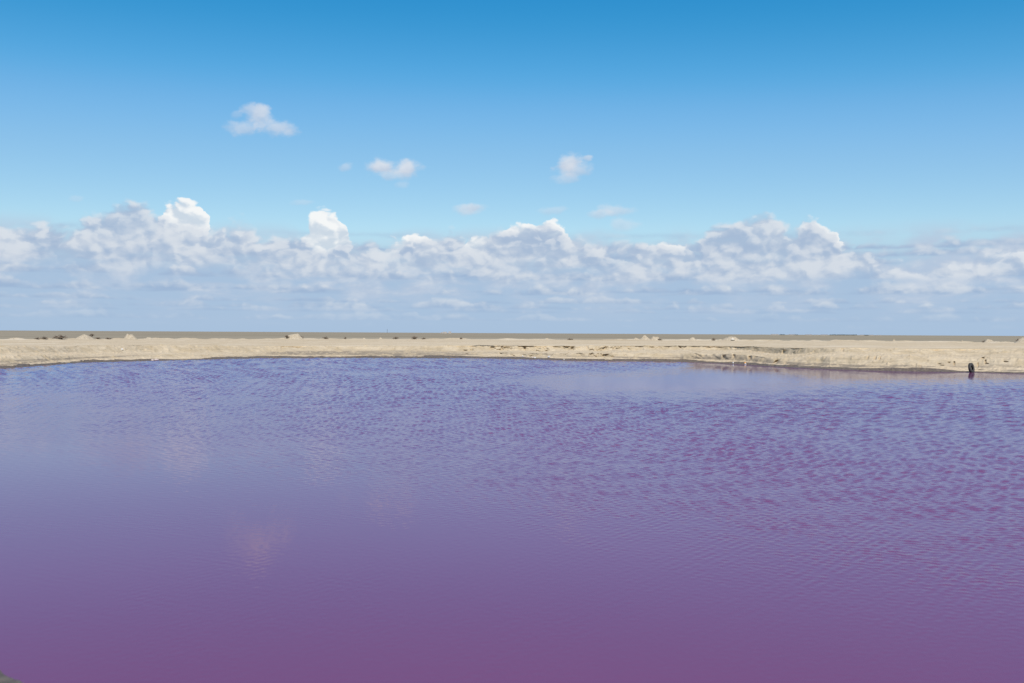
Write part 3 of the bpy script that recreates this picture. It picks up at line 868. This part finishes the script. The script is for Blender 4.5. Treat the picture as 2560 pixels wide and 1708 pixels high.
def box_verts(x0, x1, y0, y1, z0, z1):
    return [(x0, y0, z0), (x1, y0, z0), (x1, y1, z0), (x0, y1, z0), (x0, y0, z1), (x1, y0, z1), (x1, y1, z1), (x0, y1, z1)], \
        [(0, 3, 2, 1), (4, 5, 6, 7), (0, 1, 5, 4), (1, 2, 6, 5), (2, 3, 7, 6), (3, 0, 4, 7)]


def far_building(x0, x1, yt, label, wall=None, gable=False, group=None):
    xc = (x0 + x1) / 2; az = math.atan((xc - 1280) / F)
    mp = m_per_px(xc, FAR); w = (x1 - x0) * mp
    top = float(rheight(xc, yt, FAR)) - 1.3
    d = max(8.0, min(w, 14.0))
    root = empty('far_building', (FAR * math.sin(az), FAR * math.cos(az), 1.3), -az)
    wh = top * (0.72 if gable else 0.9)
    v, f = box_verts(-w / 2, w / 2, -d / 2, d / 2, -0.3, wh)
    link_mesh('wall', np.array(v), f, wall or M_WALL, root, smooth=False)
    if gable:
        e = 0.4
        v = [(-w / 2 - e, -d / 2 - e, wh + 0.02), (w / 2 + e, -d / 2 - e, wh + 0.02), (w / 2 + e, d / 2 + e, wh + 0.02), (-w / 2 - e, d / 2 + e, wh + 0.02), (-w / 2 - e, 0, top), (w / 2 + e, 0, top)]
        f = [(0, 1, 5, 4), (2, 3, 4, 5), (0, 4, 3), (1, 2, 5), (0, 3, 2, 1)]
    else:
        v, f = box_verts(-w / 2 - .3, w / 2 + .3, -d / 2 - .3, d / 2 + .3, wh + 0.02, top)
    link_mesh('roof', np.array(v), f, M_ROOF if gable else (wall or M_WALL), root, smooth=False)
    nwin = max(2, int(w / 5))
    for q in range(nwin):
        cx = -w / 2 + (q + 0.5) * w / nwin
        v, f = box_verts(cx - 0.7, cx + 0.7, -d / 2 - 0.06, -d / 2 + 0.1, wh * 0.35, wh * 0.72)
        link_mesh('window', np.array(v), f, M_DARK, root, smooth=False)
    tag(root, label, 'building', group)
    return root


far_building(1108, 1117, 829.6, 'pale flat-roofed block on the horizon, wider of the two beside the low wall')
far_building(1121, 1128, 829.0, 'pale flat-roofed block on the horizon, narrower and taller of the two')
far_building(1102, 1107.5, 831.0, 'lowest pale hut at the end of the far pair of blocks')
ROW = 'low pale shed in the long row on the far horizon'
for k, (x0, x1, yt) in enumerate([(1927, 1946, 835.2), (1972, 1990, 836.0), (2013, 2030, 836.2), (2036, 2046, 836.8), (2052, 2070, 836.4), (2150, 2160, 837.0), (2172, 2184, 837.2), (2192, 2204, 837.6)]):
    far_building(x0, x1, yt, 'longest pale shed of the far row, beside dark scrub' if k == 0 else ROW, gable=True, group='sheds in the row on the far horizon')


def far_trees(x0, x1, h, seed):
    rnd = random.Random(seed); v, f = [], []
    mp = FAR / F
    for q in range(int((x1 - x0) * 16)):
        xx = rnd.uniform(x0, x1); az = math.atan((xx - 1280) / F); rr_ = FAR + rnd.uniform(-25, 25)
        z = 1.2 + h * (rnd.random() ** 0.7) * (0.55 + 0.45 * math.sin(xx * 0.9 + seed) ** 2)
        c = Vector((rr_ * math.sin(az), rr_ * math.cos(az), z))
        a = Vector((rnd.gauss(0, 1), rnd.gauss(0, 1), rnd.gauss(0, 1))).normalized() * rnd.uniform(0.4, 0.9); b_ = a.cross(Vector((rnd.gauss(0, 1), rnd.gauss(0, 1), rnd.gauss(0, 1)))).normalized() * rnd.uniform(0.4, 0.9)
        n0 = len(v); v += [tuple(c + a), tuple(c + b_), tuple(c - a), tuple(c - b_)]; f.append((n0, n0 + 1, n0 + 2, n0 + 3))
    return v, f


M_FARTREE = plain_mat('far_tree_leaf', (0.09, 0.10, 0.09), (0.14, 0.15, 0.13), 0.2, 0.9, 0)
tv_, tf_ = [], []
for x0, x1, h, sd in ((1949, 1962, 4.0, 1), (1984, 1994, 3.6, 2), (2074, 2142, 4.6, 3), (2160, 2172, 3.2, 4)):
    v, f = far_trees(x0, x1, h, sd); n0 = len(tv_)
    tv_ += v; tf_ += [tuple(q + n0 for q in ff) for ff in f]
tag(link_mesh('distant_trees', np.array(tv_), tf_, M_FARTREE, smooth=False), 'thin dark belt of trees and scrub along the far horizon', 'trees', kind='stuff')


def build_mast():
    x = 968; az = math.atan((x - 1280) / F)
    H_ = float(rheight(x, 822.6, FAR)) - 1.3
    root = empty('mast', (FAR * math.sin(az), FAR * math.cos(az), 1.3), -az + 0.4)

    def bar(p, q, rr_):
        p, q = Vector(p), Vector(q); d = (q - p).normalized(); e = d.orthogonal().normalized(); g = d.cross(e)
        v = [tuple(b + (e * math.cos(t_) + g * math.sin(t_)) * rr_) for b in (p, q) for t_ in (0, 1.571, 3.142, 4.712)]
        return v, [(i, (i + 1) % 4, 4 + (i + 1) % 4, 4 + i) for i in range(4)] + [(3, 2, 1, 0), (4, 5, 6, 7)]
    bw, tw = 1.3, 0.55
    cs = [(-1, -1), (1, -1), (1, 1), (-1, 1)]
    at = lambda c, k: (c[0] * (bw + (tw - bw) * k), c[1] * (bw + (tw - bw) * k), -0.3 * (1 - k) + H_ * k)
    for c in cs:
        v, f = bar(at(c, 0), at(c, 0.88), 0.16); link_mesh('leg', np.array(v), f, M_STEEL, root, smooth=False)
    for lv in range(6):
        for q in range(4):
            v, f = bar(at(cs[q], lv * 0.146), at(cs[(q + 1) % 4], (lv + 1) * 0.146), 0.08)
            link_mesh('brace', np.array(v), f, M_STEEL, root, smooth=False)
    v, f = box_verts(-0.9, 0.9, -0.9, 0.9, H_ * 0.88, H_ * 0.90); link_mesh('platform', np.array(v), f, M_STEEL, root, smooth=False)
    v, f = bar((0, 0, H_ * 0.9), (0, 0, H_), 0.22); link_mesh('antenna', np.array(v), f, M_STEEL, root, smooth=False)
    tag(root, 'thin grey lattice mast rising alone above the far horizon', 'mast')


build_mast()
